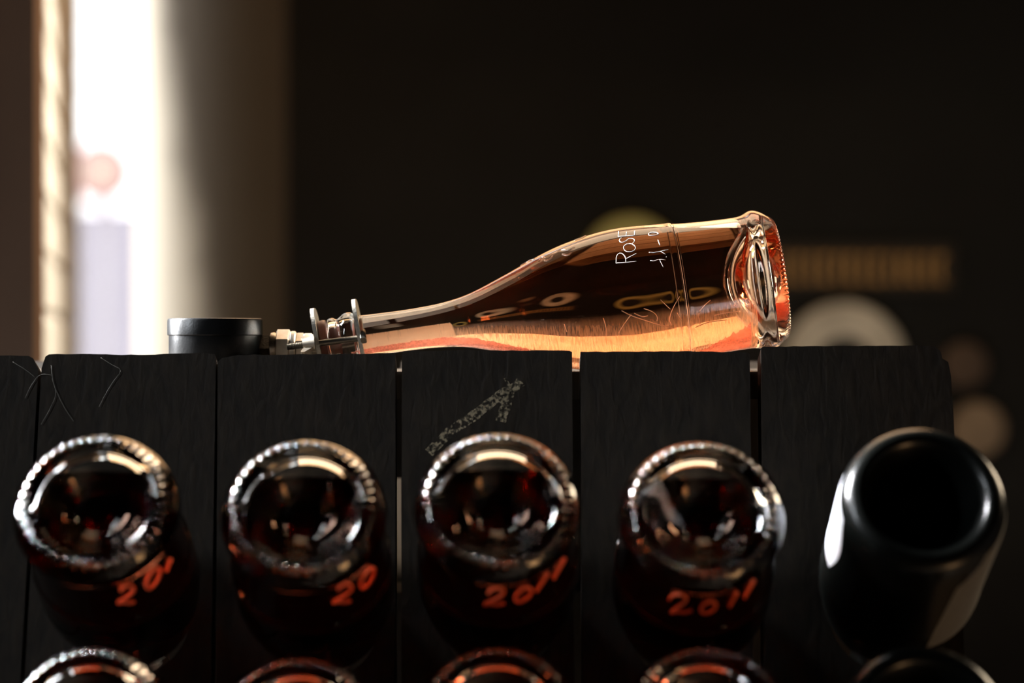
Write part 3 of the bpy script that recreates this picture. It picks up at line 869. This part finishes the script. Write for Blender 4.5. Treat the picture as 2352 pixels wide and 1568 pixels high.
# ------------------------------------------------------------------ blurred plaques on the dark back panel
YP = 3.58
def plaque(name, px, py, rpx, rin, m, label, cat, mc=None):
    bm = bmesh.new(); c = W3(px, py, YP); M = Matrix.Translation(c) @ Matrix.Rotation(math.pi/2, 4, 'X')
    R = rpx/F*YP; ri = rin/F*YP
    if ri: lathe_rings(bm, [(ri, 0), (ri, .012), (ri+.004, .015), (R-.004, .015), (R, .012), (R, 0), (ri, 0)], 64, M)
    else: lathe_rings(bm, [(0, .012), (R-.004, .012), (R, .008), (R, 0), (0, 0)], 64, M)
    bmesh.ops.remove_doubles(bm, verts=bm.verts, dist=1e-6)
    fix_normals(bm); o = autosmooth(make(name, bm, m)); tag(o, label, cat)
    if mc:
        bm = bmesh.new(); lathe_rings(bm, [(0, .006), (ri-.0005, .006), (ri-.0005, 0), (0, 0)], 48, M); fix_normals(bm)
        make('plaque_centre', bm, mc, o, smooth=False)
    return o
CREAM = plain('cream_enamel_ring', (.74, .70, .60), .6, var=.25, vscale=18)
OLIVE = plain('olive_enamel', (.55, .53, .20), .6, var=.2, vscale=14)
TANM = plain('tan_enamel', (.34, .25, .17), .6, var=.2, vscale=20)
DIMT = plain('dim_brown_enamel', (.10, .065, .045), .6, var=.2, vscale=20)
BLK = plain('black_enamel', (.01, .01, .01), .5)
plaque('wall_plaque', 1938, 835, 140, 62, CREAM, 'blurred cream ring-shaped plaque behind the right rack end', 'plaque', BLK)
plaque('wall_plaque', 1450, 610, 112, 70, OLIVE, 'blurred olive round plaque showing above the lying bottle', 'plaque', BLK)
plaque('wall_plaque', 2245, 985, 62, 0, TANM, 'blurred tan round plaque low at the right, beside the black bottle', 'plaque')
plaque('wall_plaque', 2215, 838, 52, 0, DIMT, 'blurred dim brown round plaque just right of the rack corner', 'plaque')
GOLD = plain('gold_letter_paint', (.62, .36, .13), .5, var=.3, vscale=30)
bm = bmesh.new(); a = W3(1780, 560, 3.584); b = W3(2190, 668, 3.584)
box(bm, (a.x, 3.575, b.z), (b.x, 3.585, a.z)); fix_normals(bm)
sb = make('wall_sign', bm, plain('dark_sign_board', (.03, .022, .015), .6), smooth=False)
tag(sb, 'blurred dark sign with a row of gold letters, right of the lying bottle', 'sign')
x = 1800
while x < 2165:
    wpx = random.choice([14, 18, 22]); bm = bmesh.new()
    a = W3(x, 585, 3.574); b = W3(x + wpx, 648, 3.574)
    th = .004
    box(bm, (a.x, 3.570, b.z), (a.x + .005, 3.5752, a.z)); 
    box(bm, (a.x + .0048, 3.570, a.z - .006), (b.x, 3.5752, a.z))
    box(bm, (a.x + .0048, 3.570, b.z), (b.x, 3.5752, b.z + .006))
    fix_normals(bm); make('gold_letter', bm, GOLD, sb, smooth=False)
    x += wpx + 13

for z0_, z1_ in ((-.030, -.093), (-.178, -.252)):
    bm = bmesh.new(); M = Matrix.Translation((0, Yr, zb - .002)) @ Matrix.Rotation(TAU, 4, 'X')
    f_ = 1/math.cos(TAU)
    box(bm, (x0, -.018, (z1_ - (zb-H) + .002)*f_), (x1, -.0005, (z0_ - (zb-H) + .002)*f_), M); fix_normals(bm)
    make('cross_batten', bm, PLANK, rack, smooth=False)
a = W3(870, 1052, 3.49); b = W3(960, 1298, 3.49)  # pale board added in place of lit background behind the gap
bm = bmesh.new(); box(bm, (a.x, 3.46, b.z), (b.x, 3.495, a.z)); bmesh.ops.bevel(bm, geom=list(bm.edges), offset=.002, segments=1, affect='EDGES'); fix_normals(bm)
o = make('lit_gap_board', bm, plain('lit_gap_grey', (.33, .32, .31), .7, var=.05), smooth=False)
tag(o, 'pale grey strip added for the lit background seen through the plank gap left of the chalk-marked plank', 'board')

# ------------------------------------------------------------------ cobwebs on the left planks
WEB = plain('cobweb_silk', (.13, .12, .10), .8)
def web(lines, label, r=.00017):
    bm = bmesh.new()
    for ln in lines:
        q = smooth_line([(x, y, 0) for x, y in ln], 2); P = []
        for p in q:
            X, v = rackface(p.x, p.y); P.append(facepoint(X, v, .0008))
        tube(bm, P, r, 4)
    fix_normals(bm); o = make('cobweb', bm, WEB); tag(o, label, 'cobweb', 'cobwebs on the rack'); return o
web([[(118, 840), (122, 880), (135, 910), (150, 940), (170, 968)], [(120, 870), (132, 905), (110, 950), (95, 975)], [(118, 862), (92, 858), (72, 885), (58, 915)]], 'long torn cobweb threads hanging on the plank right of the leftmost gap')
web([[(30, 832), (60, 850), (80, 866)]], 'faint cobweb thread at the top of the leftmost plank')
web([[(232, 822), (260, 840), (282, 850), (262, 874), (240, 910), (228, 935)]], 'single bent cobweb thread on the plank left of the gauge')
web([[(800, 1505), (820, 1485), (845, 1462)]], 'short cobweb thread just above the second bottle of the lower row')
web([[(350, 1512), (360, 1500), (372, 1492)]], 'tiny cobweb thread right of the far-left bottle of the lower row')
